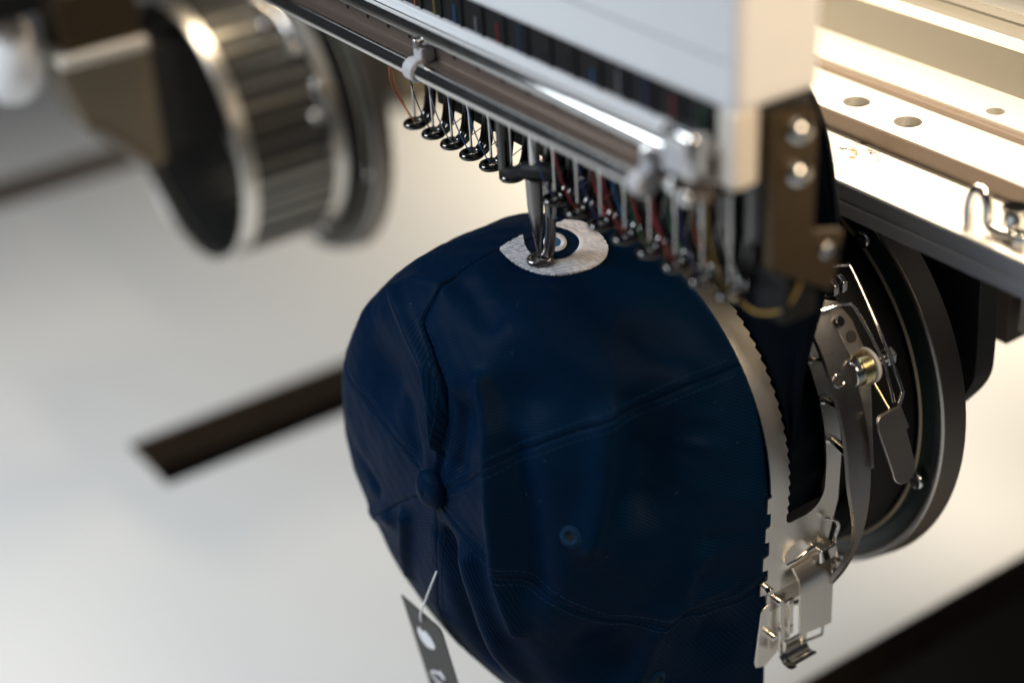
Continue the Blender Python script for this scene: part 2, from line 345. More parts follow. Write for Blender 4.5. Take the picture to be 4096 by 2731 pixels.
def crown_panel(i):
    ts = np.linspace(0, 0.998, NT + 1); us = np.linspace(0, 1, NU + 1)
    P = np.zeros((NU + 1, NT + 1, 3)); W = np.zeros((NU + 1, NT + 1))
    for k, t in enumerate(ts):
        a, b = seam(i, t), seam(i + 1, t)
        for j, u in enumerate(us): P[j, k] = crown_base(a + (b - a) * u, t)
    du = np.gradient(P, axis=0); dt = np.gradient(P, axis=1); N = np.cross(dt, du); N /= np.linalg.norm(N, axis=-1)[..., None] + 1e-9
    C = np.array([0, 0, CAP_Z]); sgn = np.sign(np.sum(N * (P - C), axis=-1)); N *= np.where(sgn == 0, 1, sgn)[..., None]
    d = soft(P)
    for pts, wd, h in FOLDS: d += FOLD_K * h * np.exp(-(seg_dist(P, pts) / wd) ** 2)
    rim = np.clip((ts / 0.12), 0, 1); rim = rim * rim * (3 - 2 * rim); d *= rim[None, :]
    # seam: the two panels roll in towards the stitch line
    arc = np.concatenate([np.zeros((1, NT + 1)), np.cumsum(np.linalg.norm(np.diff(P, axis=0), axis=-1), axis=0)], axis=0)
    for e, side in ((arc, 0), (arc[-1:] - arc, 1)):
        dep = np.full(NT + 1, 0.024)
        if (i == 0 and side == 0) or (i == 5 and side == 1):
            dep = 0.045 * np.clip((ts - .48) / .08, 0.12, 1) + 0.24 * np.exp(-((ts - 0.83) / 0.13) ** 2)
            wd = 0.10 + (0.32 if i == 0 else 0.08) * np.exp(-((ts - 0.83) / 0.13) ** 2)
        else: wd = np.full(NT + 1, 0.06)
        d -= dep[None, :] * np.exp(-(e / wd[None, :]) ** 2)
        d += 0.012 * np.exp(-((e - 0.16) / 0.12) ** 2) * rim[None, :]
    P0 = P; P = P + N * d[..., None]
    vl = np.concatenate([np.zeros((NU + 1, 1)), np.cumsum(np.linalg.norm(np.diff(P0, axis=1), axis=-1), axis=1)], axis=1)
    # cloth coordinates: each panel is cut from flat twill, so lay the weave out on the panel's own mean plane
    nm = N[:, 10:120].reshape(-1, 3).mean(0); nm /= np.linalg.norm(nm); ax_ = np.cross(nm, (0, 1, 0.001)); ax_ /= np.linalg.norm(ax_); bx_ = np.cross(nm, ax_)
    return P, np.stack([P0 @ ax_, P0 @ bx_], -1), N
cap = thing('baseball_cap', (0, 0, -17.5), 'navy blue cotton twill baseball cap stretched on the steel cap frame', 'cap')
PAN = []
allV, allF = [], []
for i in range(6):
    P, UV, N = crown_panel(i); PAN.append((P, N)); m = MB(); m.grid([list(map(tuple, r)) for r in P])
    o = m.build('panel', NAVY, cap, smooth=80, uv=UV.reshape(-1, 2))
    md = o.modifiers.new('thickness', 'SOLIDIFY'); md.thickness = 0.08 * S; md.offset = -1 if i >= 0 else 1
    k = len(allV); allV += m.v; allF += [tuple(a + k for a in f) for f in m.f]
BVH = BVHTree.FromPolygons([Vector(v) for v in allV], allF)
def crown_pt(i, u, t, off=0.0):
    P, N = PAN[i]; a = min(max(u * NU, 0), NU - 1e-6); b = min(max(t * NT, 0), NT - 1e-6); ia, ib = int(a), int(b); fa, fb = a - ia, b - ib
    q = lambda A: (A[ia,ib]*(1-fa)+A[ia+1,ib]*fa)*(1-fb)+(A[ia,ib+1]*(1-fa)+A[ia+1,ib+1]*fa)*fb
    return q(P) + q(N) * off
# top stitching on either side of the seams
for i in range(6):
    st = MB()
    for pan, side in ((i, 0), ((i - 1) % 6, 1)):
        P, N = PAN[pan]; t = 0.03
        while t < 0.93:
            wdt = np.linalg.norm(np.diff(P[:, int(t * NT)], axis=0), axis=-1).sum(); u = min(0.30 / max(wdt, 0.35), 0.45)
            L = np.linalg.norm(crown_pt(pan, u, t + 0.01) - crown_pt(pan, u, t)) / 0.01
            dt = 0.24 / max(L, 4); uu = u if side == 0 else 1 - u
            if not (i == 0 and 0.62 > t):
                st.tube([crown_pt(pan, uu, t, -0.004), crown_pt(pan, uu, t + dt * 0.15, 0.008), crown_pt(pan, uu, t + dt * 0.6, 0.008), crown_pt(pan, uu, t + dt * 0.75, -0.004)], 0.016, 5)
            t += dt
    o = st.build('seam_stitching', NAVY_THREAD, cap, smooth=60); o['kind'] = 'stuff'
# button
bt = MB(); rows = []
bc = Vector((0.05, -5.0, -7.05)); n_ = 40
prof = [(0.10, 0.60), (-0.05, 0.68), (-0.20, 0.69), (-0.34, 0.62), (-0.45, 0.46), (-0.51, 0.24), (-0.53, 0.02)]
vs = []; uvb = []
for y, r in prof:
    for k in range(n_):
        a = 2 * math.pi * k / n_; vs.append((bc.x + r * math.cos(a) * 1.0, bc.y + y + 0.04 * math.cos(a), bc.z + r * math.sin(a) * 1.08)); uvb.append((r * 1.2 * math.cos(a), r * 1.2 * math.sin(a)))
fs = [(i * n_ + k, (i + 1) * n_ + k, (i + 1) * n_ + (k + 1) % n_, i * n_ + (k + 1) % n_) for i in range(len(prof) - 1) for k in range(n_)] + [tuple((len(prof) - 1) * n_ + k for k in range(n_))]
bt.add(vs, fs); bt.build('button', NAVY, cap, smooth=70, uv=np.array(uvb))
# stitched eyelet
def surf_hit(p, d):
    h = BVH.ray_cast(Vector(p), Vector(d).normalized()); return (h[0], h[1]) if h[0] else (None, None)
for c, rr in (((5.35, -3.03, -6.93), 0.40), ((6.23, -0.31, -13.98), 0.38)):
    out = Vector((c[0], c[1] * 1.3, c[2] - CAP_Z)).normalized()
    h, n = surf_hit(Vector(c) + out * 3, -out)
    if h is None: continue
    if n.dot(out) < 0: n = -n
    t1 = n.cross(Vector((0, 0, 1))).normalized(); t2 = n.cross(t1)
    ey = MB(); n_ = 36
    ring = [h + n * 0.02 + (t1 * math.cos(a) + t2 * math.sin(a)) * (rr * 0.66) for a in [2 * math.pi * k / n_ for k in range(n_)]]
    ey.tube(ring, rr * 0.33, 10, closed=True, sx=0.35, sy=1.0, up=n)
    for k in range(40):
        a = 2 * math.pi * k / 40; d_ = t1 * math.cos(a) + t2 * math.sin(a)
        ey.tube([h + n * 0.0 + d_ * rr * 0.32, h + n * 0.125 * (rr / 0.4) + d_ * rr * 0.62, h + n * 0.02 + d_ * rr * 1.02], 0.022, 4)
    e = ey.build('eyelet', NAVY_THREAD, cap, smooth=60)
    MB().tube([h - n * 0.02, h + n * 0.03], rr * 0.34, 20).build('eyelet_hole', BLACK, e)
# lint caught on the cloth
lt = MB()
for k in range(24):
    pn = random.choice((0, 1, 1, 2, 4, 5)); a_ = random.random(); b_ = random.uniform(.05, .9); q = Vector(crown_pt(pn, a_, b_, 0.012)); v_ = Vector((random.uniform(-1, 1), random.uniform(-1, 1), random.uniform(-1, 1))) * random.uniform(.02, .07)
    lt.tube([q - v_, q + Vector(crown_pt(pn, a_, b_, 0.02)) * 0 + Vector((random.uniform(-.02, .02),) * 3), q + v_], 0.007, 4)
o = lt.build('lint', mat('grey_lint', (0.07, 0.085, 0.11), 0, 0.8), cap, smooth=60); o['kind'] = 'stuff'
# sweatband seen through the slot of the strap
m = MB(); rows = []; uvs = []
for i in range(121):
    ph = -101 + 203 * i / 120; rows.append([cp(ph, y, 6.98 + 0.05 * math.sin(i * 0.9) * (y > 5)) for y in (4.7, 5.3, 6.0, 6.9)]); uvs += [(ph * 0.122, y) for y in (4.7, 5.3, 6.0, 6.9)]
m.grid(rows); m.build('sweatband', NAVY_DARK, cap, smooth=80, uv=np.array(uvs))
# bill
OUT = [(0,8.5,6.6),(2.4,8.2,6.3),(4.5,7.8,5.57),(5.8,7.4,4.55),(6.69,7.0,3.14),(7.4,6.5,2.0),(7.5,6.1,.3),(7.47,5.85,-.63),(7.12,5.5,-3.16),(7.08,5.25,-6.0)]
half = smooth_path(OUT, 6)
full = [Vector((-p.x, p.y, p.z)) for p in half[:0:-1]] + half
m = MB(); rows = []; uvs = []; K = 10
for i, q in enumerate(full):
    f = i / (len(full) - 1); ph = -82 + 164 * f
    b = Vector(cp(ph, 5.15, 7.12)); row = []
    for k in range(K + 1):
        g = k / K; p = b.lerp(q, g); nrm = Vector((b.x, 0, b.z - AX)).normalized()
        p = p + (nrm * -0.35 + Vector((0, 0.35, 0))) * math.sin(math.pi * g) * min(1, (q - b).length / 4); row.append(p); uvs.append((ph * 0.13, g * (q - b).length))
    rows.append(row)
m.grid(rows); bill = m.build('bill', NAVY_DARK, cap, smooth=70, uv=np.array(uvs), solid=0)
md = bill.modifiers.new('thickness', 'SOLIDIFY'); md.thickness = 0.22 * S; md.offset = 0
MB().tube([r[-1] for r in rows], 0.13, 8).build('bill_piping', NAVY_DARK, bill, smooth=70)
# stitch rows of the bill
st = MB()
for k in (3, 5, 7, 9):
    path = [rows[i][k] for i in range(4, len(rows) - 4)]
    for a, b in zip(path[:-1], path[1:]):
        n = Vector((a.x, -1.5, a.z - AX)).normalized() * 0.125
        st.tube([a.lerp(b, .1) + n, a.lerp(b, .75) + n], 0.014, 4)
o = st.build('bill_stitching', NAVY_THREAD, cap); o['kind'] = 'stuff'

# ------------------------------------------------------------------ embroidery on the front panel
OUTER = [(-1.83,1.74),(-1.86,2.08),(-1.9,2.42),(-1.92,2.82),(-1.68,3.03),(-1.36,3.1),(-0.73,3.04),(-0.26,2.95),(0.26,2.73),(0.61,2.45),(0.95,2.04),(1.13,1.57),(1.18,1.04),(1.16,0.56),(1.04,0.14),(0.86,-0.14),(0.56,-0.38),(0.12,-0.6),(-0.34,-0.73),(-0.79,-0.78),(-1.19,-0.72),(-1.47,-0.64),(-1.57,-0.36),(-1.63,-0.02),(-1.74,0.36),(-1.74,0.56)]
INNER = [(-1.3,0.29),(-0.87,0.11),(-0.41,0.03),(-0.07,0.1),(0.15,0.29),(0.27,0.58),(0.33,0.88),(0.25,1.29),(-0.03,1.7),(-0.36,2.0),(-0.8,2.17),(-1.18,2.15),(-1.53,2.01),(-1.66,1.93),(-1.73,1.77)]
def inside(poly, x, y):
    c = False; j = len(poly) - 1
    for i in range(len(poly)):
        (xi, yi), (xj, yj) = poly[i], poly[j]
        if (yi > y) != (yj > y) and x < (xj - xi) * (y - yi) / (yj - yi) + xi: c = not c
        j = i
    return c
def top_z(x, y):
    h = BVH.ray_cast(Vector((x, y, 6)), Vector((0, 0, -1))); return h[0].z if h[0] else 0
def stitched(name, poly, ang, pitch, length, lift, material, variants=(), hole=None):
    spans = []
    "a filled shape of separate raised thread stitches over a thin underlay"
    m = MB(); ca, sa = math.cos(ang), math.sin(ang); X = [p[0] for p in poly]; Y = [p[1] for p in poly]
    s0, s1 = 0.035, 0.035; n = 0
    gx = np.arange(min(X), max(X), s0); gy = np.arange(min(Y), max(Y), s1); cache = {}
    def vid(i, j):
        if (i, j) not in cache:
            x = min(X) + i * s0; y = min(Y) + j * s1; cache[(i, j)] = len(m.v); m.v.append((x, y, top_z(x, y) + lift * 0.35))
        return cache[(i, j)]
    ok = lambda x, y: inside(poly, x, y) and not (hole and inside(hole, x, y))
    for i in range(len(gx)):
        for j in range(len(gy)):
            if ok(gx[i] + s0 / 2, gy[j] + s1 / 2): m.f.append((vid(i, j), vid(i + 1, j), vid(i + 1, j + 1), vid(i, j + 1)))
    R2 = max(max(map(abs, X)), max(map(abs, Y))) * 1.6
    row = -R2; k = 0
    cx, cy = sum(X) / len(X), sum(Y) / len(Y)
    while row < R2:
        off = (k % 4) * length / 4 + random.uniform(-0.04, 0.04); a = -R2 + off - length
        while a < R2:
            b = a + length * random.uniform(0.92, 1.05); pts = []
            for q in range(7):
                g = a + (b - a) * q / 6; x = cx + g * ca - row * sa; y = cy + g * sa + row * ca
                if ok(x, y): pts.append((x, y, math.sin(math.pi * q / 6)))
            if len(pts) >= 2:
                pw = pitch * 0.5; path = []
                for x, y, hgt in pts: path.append((x, y, top_z(x, y) + lift * (0.55 + 0.6 * hgt) + random.uniform(0, 0.006)))
                vs = []
                for (x, y, z) in path: vs += [(x + sa * pw, y - ca * pw, z - 0.035), (x, y, z + 0.022), (x - sa * pw, y + ca * pw, z - 0.035)]
                f0_ = len(m.f)
                m.add(vs, [f for q in range(len(path) - 1) for f in ((q*3, q*3+3, q*3+4, q*3+1), (q*3+1, q*3+4, q*3+5, q*3+2))])
                spans.append((f0_, len(m.f), random.choice((0, 0, 1, 2)) if variants else 0))
            a += length
        row += pitch; k += 1
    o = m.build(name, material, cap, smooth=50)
    if variants:                           # random darker and brighter whites stand in for light on the stitches
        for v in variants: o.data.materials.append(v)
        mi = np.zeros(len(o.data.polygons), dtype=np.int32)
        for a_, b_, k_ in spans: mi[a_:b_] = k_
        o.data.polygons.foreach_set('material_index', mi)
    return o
cres = [tuple(p)[:2] for p in smooth_path([(x, y, 0) for x, y in OUTER], 3)] + [tuple(p)[:2] for p in smooth_path([(x, y, 0) for x, y in INNER], 3)]
e = stitched('embroidered_crescent', cres, 0.62, 0.052, 0.24, 0.08, THREADW, (THREADW2, THREADW3)); e['label'] = 'white thread crescent embroidered on the cap front'
# satin border along the inner side of the crescent
sb = MB(); ip = smooth_path([(x, y, 0) for x, y in INNER[3:-1]], 12)
L = 0
for a, b in zip(ip[:-1], ip[1:]):
    t = (b - a).normalized(); nn = Vector((t.y, -t.x, 0)); seg = (b - a).length; k = 0
    while k < seg:
        p = a + t * k; q = []
        for g in range(6):
            f = g / 5; x, y = p.x + nn.x * (-0.03 + 0.24 * f + random.uniform(-.008, .008)), p.y + nn.y * (-0.03 + 0.24 * f); q.append((x, y, top_z(x, y) + 0.035 + 0.065 * math.sin(math.pi * min(max(f, .05), .95))))
        sb.tube(q, 0.022, 4); k += 0.036
o = sb.build('satin_border', THREADW, e, smooth=60); o['kind'] = 'stuff'
ec, ea, eb = (-0.76, 1.2), (0.8, -0.6), (0.6, 0.8)
ell = lambda A, B, n=48: [(ec[0] + ea[0] * A * math.cos(2*math.pi*k/n) + eb[0] * B * math.sin(2*math.pi*k/n), ec[1] + ea[1] * A * math.cos(2*math.pi*k/n) + eb[1] * B * math.sin(2*math.pi*k/n)) for k in range(n)]
rg = MB()
A0, A1 = ell(0.34, 0.215, 150), ell(0.66, 0.40, 150)
for p, q in zip(A0, A1):
    pts = []
    for g in range(7):
        f = g / 6; x = p[0] + (q[0] - p[0]) * f * random.uniform(.99, 1.01); y = p[1] + (q[1] - p[1]) * f
        pts.append((x, y, top_z(x, y) + 0.03 + 0.075 * math.sin(math.pi * min(max(f, .06), .94))))
    rg.tube(pts, 0.021, 4)
o = rg.build('embroidered_ring', THREADW, cap, smooth=60)
stitched('embroidered_pupil', ell(0.36, 0.235), 1.1, 0.04, 0.3, 0.05, THREADB)

# ------------------------------------------------------------------ hang tag
tg = thing('hang_tag', (-1.6, -5.2, -13.5), 'charcoal card hang tag with white print dangling below the cap button', 'tag')
td = Vector((0.03, 0.16, -1)).normalized(); tx = Vector((1, 0.03, 0.0)).normalized(); tn = tx.cross(td).normalized()
if tn.y > 0: tn = -tn
t0 = Vector((-2.85, -5.22, -13.44))
tp = lambda u, v, o=0: t0 + tx * u + td * v + tn * o
r_ = 0.28; W_, H_ = 2.62, 8.0
crd = [tp(0, 0), tp(W_ - r_, 0)] + [tp(W_ - r_ + r_ * math.sin(a), r_ - r_ * math.cos(a)) for a in [rad(x) for x in (20, 45, 70)]] + [tp(W_, r_), tp(W_, H_), tp(0, H_)]
card = MB().prism(crd, -tn, 0.05).build('card', TAGCARD, tg, smooth=0)
# white emblem: a rounded fruit-like blob with a notch on top
bl = []
for k in range(48):
    a = 2 * math.pi * k / 48; rr = 0.54 * (1 + 0.10 * math.cos(2 * a + 0.5) + 0.05 * math.cos(3 * a)) - 0.22 * math.exp(-((((a - 4.45) + math.pi) % (2 * math.pi) - math.pi) / 0.28) ** 2)
    bl.append(tp(1.05 + rr * math.cos(a) * 0.95, 1.55 + rr * math.sin(a), 0.012))
MB().tube([tp(1.47, 0.28, .004), tp(1.47, 0.28, .012)], 0.11, 16).build('punched_hole', BLACK, card)
MB().prism(bl, -tn, 0.006).build('printed_emblem', WHITEINK, card, smooth=0)
sq = MB()                                  # brush lettering running down the card
pts = []
for k in range(110):
    f = k / 109; v = 3.0 + 4.6 * f
    u = 1.25 + 0.42 * math.sin(f * 31) * (0.4 + 0.9 * abs(math.sin(f * 9))) + 0.18 * math.sin(f * 67 + 1)
    pts.append(tp(u, v + 0.22 * math.sin(f * 45), 0.012))
sq.tube(pts, [0.05 + 0.09 * abs(math.sin(k * 0.21)) for k in range(110)], 6, sx=0.06, sy=1.0, up=tn)
for v in (3.6, 4.3, 5.0, 5.9, 6.7): sq.tube([tp(1.95, v, .012), tp(2.1, v + 0.25, .012), tp(1.95, v + .5, .012)], 0.05, 6, sx=0.1, up=tn)
sq.build('printed_lettering', WHITEINK, card, smooth=60)
MB().tube(smooth_path([(-0.32, -5.02, -10.9), (-0.66, -5.12, -11.7), (-1.0, -5.2, -12.5), (-1.36, -5.27, -13.3), (-1.4, -5.27, -13.75)], 6), 0.04, 7).build('plastic_string', CLEAR, tg, smooth=60)

# ------------------------------------------------------------------ the steel cap frame
cf = thing('cap_hoop', (0, 5.5, -17), 'polished steel cap frame strap with saw teeth, latches and buckle', 'cap hoop')
def ucurve(u):
    "u in cm along the strap, 0 at the top: half circle, then straight down"
    q = 7.2 * math.pi / 2
    if abs(u) <= q: a = u / 7.2; return (7.2 * math.sin(a), AX + 7.2 * math.cos(a))
    s_ = 1 if u > 0 else -1; return (7.2 * s_ + 0.03 * s_ * (q - abs(u)), AX - (abs(u) - q))
USL = 103 * math.pi / 180 * 7.2; UEND = 7.2 * math.pi / 2 + 4.9
tabs = [(-7.73, -8.35, .17), (-8.98, -9.6, .2), (-10.25, -10.87, .25), (-11.37, -11.98, .32)]
sm = MB(); us = np.arange(-UEND, UEND + 0.001, 0.05); prev = None
def quadstrip(a, b, lo0, hi0, lo1, hi1, n=3):
    xa, za = ucurve(a); xb, zb = ucurve(b)
    ra = [(xa, lo0 + (hi0 - lo0) * k / n, za) for k in range(n + 1)]; rb = [(xb, lo1 + (hi1 - lo1) * k / n, zb) for k in range(n + 1)]
    sm.grid([ra, rb])
def front(u):
    x, z = ucurve(u); e = 4.12
    if abs(u) > 7.2 * math.pi / 2 - .05:
        e = 4.17
        for a, b, d in tabs:
            if b <= z <= a: e = 4.17 - d
    return e
def slot(u):
    d = USL - abs(u)
    if d <= 0: return None
    k = 0.42
    def rnd(r): return 0 if d >= r else r - math.sqrt(max(0, r * r - (r - d) ** 2))
    saw = (u * 2.3) % 1.0; th = 0.13 * (saw if saw < .8 else (1 - saw) * 4)
    return 4.93 + th * (1 if d > .5 else 0) + rnd(0.25), 6.74 - rnd(0.9)
for a, b in zip(us[:-1], us[1:]):
    sa, sb_ = slot(a), slot(b)
    back = lambda u: 7.45 if abs(u) < USL else 7.45 - min(0.5, (abs(u) - USL) * 0.22)
    if sa and sb_:
        quadstrip(a, b, front(a), sa[0], front(b), sb_[0]); quadstrip(a, b, sa[1], back(a), sb_[1], back(b))
    else:
        quadstrip(a, b, front(a), back(a), front(b), back(b))
strap = sm.build('strap', STEEL, cf, smooth=50, uv=None)
bm = bmesh.new(); bm.from_mesh(strap.data); bmesh.ops.remove_doubles(bm, verts=bm.verts, dist=1e-5); bmesh.ops.recalc_face_normals(bm, faces=bm.faces); bm.to_mesh(strap.data); bm.free()
md = strap.modifiers.new('thickness', 'SOLIDIFY'); md.thickness = 0.07 * S; md.offset = 0; crisp(strap)
# outer hoop
hp = MB(); n_ = 150; rows = []
for k in range(n_ + 1):
    ph = -160 + 320 * k / n_; f = min(max((abs(ph) - 84) / 24, 0), 1); f = f * f * (3 - 2 * f); y0 = 5.98 + 0.72 * f
    rows.append([cp(ph, y0, 8.92), cp(ph, 7.0, 8.92), cp(ph, 7.0, 9.1), cp(ph, y0, 9.1), cp(ph, y0, 8.92)])
hp.grid(rows); hoop = hp.build('outer_ring', HOOPSTEEL, cf, smooth=40)
for ph in (62.6, 20, -22, -60):
    MB().tube([cp(ph, 6.26, 9.06), cp(ph, 6.26, 9.115)], 0.22, 24).build('rivet_hole', DARKPLATE, hoop)
    MB().tube([cp(ph + 20 * math.cos(k * math.pi / 12) * 0.07, 6.26 + 0.23 * math.sin(k * math.pi / 12), 9.11) for k in range(24)], 0.025, 6, closed=True).build('hole_rim', CHROME, hoop)
for ph in (-100, 115): MB().box(*(lambda c: (c[0] - .35, c[0] + .35, 6.2, 7.0, c[2] - .3, c[2] + .3))(cp(ph, 6, 8.1))).build('spacer', CHROME, cf, bevel=0.08)
for ph in (58, 70, 82):
    c0, c1 = cp(ph, 7.1, 7.2), cp(ph, 6.5, 8.95); MB().tube([c0, c1], 0.16, 12).build('spacer_post', CHROME, cf)
MB().tube([cp(69, 6.9, 7.24), cp(69, 6.9, 7.3)], 0.2, 20).build('rivet', CHROME, cf)
# latch with wire bail and thumb paddle
la = []
MB().tube(smooth_path([cp(47.6, 6.55, 9.25), cp(47.9, 7.1, 9.32), cp(48.4, 7.55, 9.36), cp(50.3, 7.82, 9.38), cp(61.5, 8.06, 9.42), cp(66, 8.05, 9.45), cp(71.2, 8.02, 9.5)], 5), 0.085, 10, sx=0.7, sy=1.2).build('latch_wire', CHROME, cf, smooth=60)
MB().tube(smooth_path([cp(39.9, 7.80, 9.3), cp(41.0, 8.3, 9.4), cp(42.2, 8.47, 9.4), cp(53.1, 8.36, 9.42), cp(63.8, 8.38, 9.5), cp(69.4, 8.48, 9.5), cp(70.2, 8.44, 9.5), cp(72, 8.22, 9.5)], 5), 0.085, 10, sx=0.7, sy=1.2).build('latch_wire', CHROME, cf, smooth=60)
pd = []
for ph, y in [(72.2, 7.25), (72.0, 8.22), (77.2, 8.36), (77.3, 8.22)]: pd.append((ph, y))
c_, rr = (85.2, 7.85), 0.52
for a in range(-10, 195, 15): pd.append((c_[0] + rr / 0.163 * math.sin(rad(a)), c_[1] + rr * math.cos(rad(a))))
pd += [(75.2, 7.02), (73.4, 7.04), (72.6, 7.12)]
pad = MB().prism([cp(ph, y, 9.48 + 0.02 * (ph - 72)) for ph, y in pd], cp(80, 0, 1, 0, 0), 0.11).build('latch_paddle', RINGSTEEL, cf, smooth=30, bevel=0.03)
c = Vector(cp(62.4, 0, 8.95))
MB().tube([(c.x, 6.85, c.z), (c.x, 7.62, c.z)], 0.50, 28).build('roller', CHROME, cf, bevel=0.05)
hx = [(c.x + 0.545 * math.cos(k * 0.25), 7.20 + 0.42 * k / 110, c.z + 0.545 * math.sin(k * 0.25)) for k in range(111)]
hx += [tuple(Vector(hx[-1]).lerp(Vector(cp(72, 7.75, 9.5)), f)) for f in (.3, .6, 1)]
MB().tube(hx, 0.045, 7).build('coil_spring', BRASS, cf, smooth=60)
MB().tube([(c.x, 7.66, c.z), (c.x, 7.80, c.z)], 0.66, 32).build('washer', NYLON, cf, bevel=0.03)
MB().tube([(c.x, 7.80, c.z), (c.x, 8.5, c.z)], 0.2, 16).build('latch_bolt', CHROME, cf)
MB().tube([(c.x, 8.5, c.z), (c.x, 8.85, c.z)], 0.36, 6).build('bolt_head', CHROME, cf, bevel=0.04)
pl = [cp(p_, y, 9.0) for p_, y in ((45.5, 7.0), (47, 7.5), (52, 7.75), (60, 7.8), (60, 7.1), (52, 7.0))]
lk = MB().prism(pl, cp(52, 0, 1, 0, 0), 0.07).build('latch_link', RINGSTEEL, cf, bevel=0.02)
MB().tube([cp(55.2, 7.43, 9.05), cp(55.2, 7.43, 9.085)], 0.21, 20).build('link_hole', DARKPLATE, lk)
for ph, y in ((43.6, 7.55), (43.6, 7.95)): MB().tube([cp(ph, y, 8.9), cp(ph, y + 0.22, 8.9)], 0.38, 6).build('hex_nut', CHROME, cf, bevel=0.04)
MB().tube([cp(51.2, 7.12, 9.08), cp(51.2, 7.12, 9.25)], 0.2, 8).build('screw_head', GUNMETAL, cf, bevel=0.03)
MB().prism([cp(p_, y, 8.85) for p_, y in ((66, 7.05), (66, 7.75), (86, 7.35), (86, 7.05))], cp(75, 0, 1, 0, 0), 0.06).build('latch_bracket', STEEL, cf)
# buckle at the bottom
bk = 7.2
pl = [(bk - .2, 3.95, -12.7), (bk - .2, 4.15, -12.55), (bk - .2, 5.4, -12.6), (bk - .2, 5.4, -14.6), (bk - .2, 4.15, -15.35), (bk - .2, 3.75, -15.2), (bk - .2, 3.68, -14.95)]
MB().prism(pl, (1, 0, 0), 0.09).build('buckle_plate', STEEL, cf, bevel=0.03)
lv = []
for k in range(9):
    f = k / 8; x = 7.62 - 0.42 * (1 - min(1, f * 4)) ** 2 if f < .25 else 7.62 + 0.06 * f; z = -11.15 - 2.75 * f
    lv.append([(x, 5.28 + 0.0 * f, z - 0.15), (x, 5.3, z - .15), (x, 6.85 - 0.05 * f, z - 0.35 * f), (x, 6.88 - 0.05 * f, z - 0.35 * f)])
m = MB().grid(lv); lev = m.build('buckle_lever', STEEL, cf, smooth=40); md = lev.modifiers.new('thickness', 'SOLIDIFY'); md.thickness = 0.13 * S; md.offset = 0; crisp(lev)
hk = MB()
hook = []
for k in range(16):
    f = k / 15
    if f < .75: z = -12.55 - 2.2 * f / .75; x = 7.36 + 0.05 * f
    else: a = (f - .75) / .25 * 2.4; z = -14.75 - 0.36 * math.sin(a); x = 7.4 + 0.36 * (1 - math.cos(a))
    hook.append((x, z))
for y0, y1, k0, k1 in ((4.62, 4.82, 1, 16), (5.05, 5.25, 0, 9), (4.82, 5.86, 9, 16)):
    hk.grid([[(x, y0, z), (x, y1, z)] for x, z in hook[k0:k1]])
hk.grid([[(hook[k][0], 4.62, hook[k][1]), (hook[k][0], 5.25, hook[k][1])] for k in (0, 1)])
ho = hk.build('buckle_hook', CHROME, cf, smooth=50); md = ho.modifiers.new('thickness', 'SOLIDIFY'); md.thickness = 0.09 * S; crisp(ho)
MB().tube([(7.5, 5.5, -14.1), (7.5, 5.6, -14.7), (7.5, 6.62, -14.85), (7.5, 6.68, -14.2), (7.5, 6.6, -13.9)], 0.06, 8).build('buckle_loop', CHROME, cf, smooth=60)
MB().tube([(7.1, 7.1, -11.9), (7.75, 7.1, -11.9)], 0.33, 24).build('buckle_bolt', STEEL, cf, bevel=0.04)
MB().tube([(7.74, 7.1, -11.9), (7.77, 7.1, -11.9)], 0.17, 6).build('bolt_socket', DARKPLATE, cf)
for z, y in ((-11.65, 4.1), (-12.4, 4.6), (-13.9, 4.35)): MB().tube([(7.1, y, z), (7.42, y, z)], 0.14, 14).build('rivet', CHROME, cf, bevel=0.03)
MB().tube(smooth_path([(7.25, 5.0, -11.0), (7.45, 5.25, -10.75), (7.5, 5.7, -10.55), (7.4, 6.1, -10.6), (7.25, 6.2, -10.8)], 5), 0.07, 8).build('buckle_wire', CHROME, cf, smooth=60)
MB().tube(smooth_path([(7.3, 6.7, -9.7), (7.5, 6.95, -9.75), (7.55, 7.15, -10.1), (7.5, 7.05, -10.6), (7.4, 7.2, -11.2), (7.4, 7.3, -11.6)], 5), 0.075, 8).build('buckle_wire', CHROME, cf, smooth=60)
MB().box(6.9, 7.1, 4.3, 6.8, -12.9, -11.6).build('buckle_base', RINGSTEEL, cf, bevel=0.05)

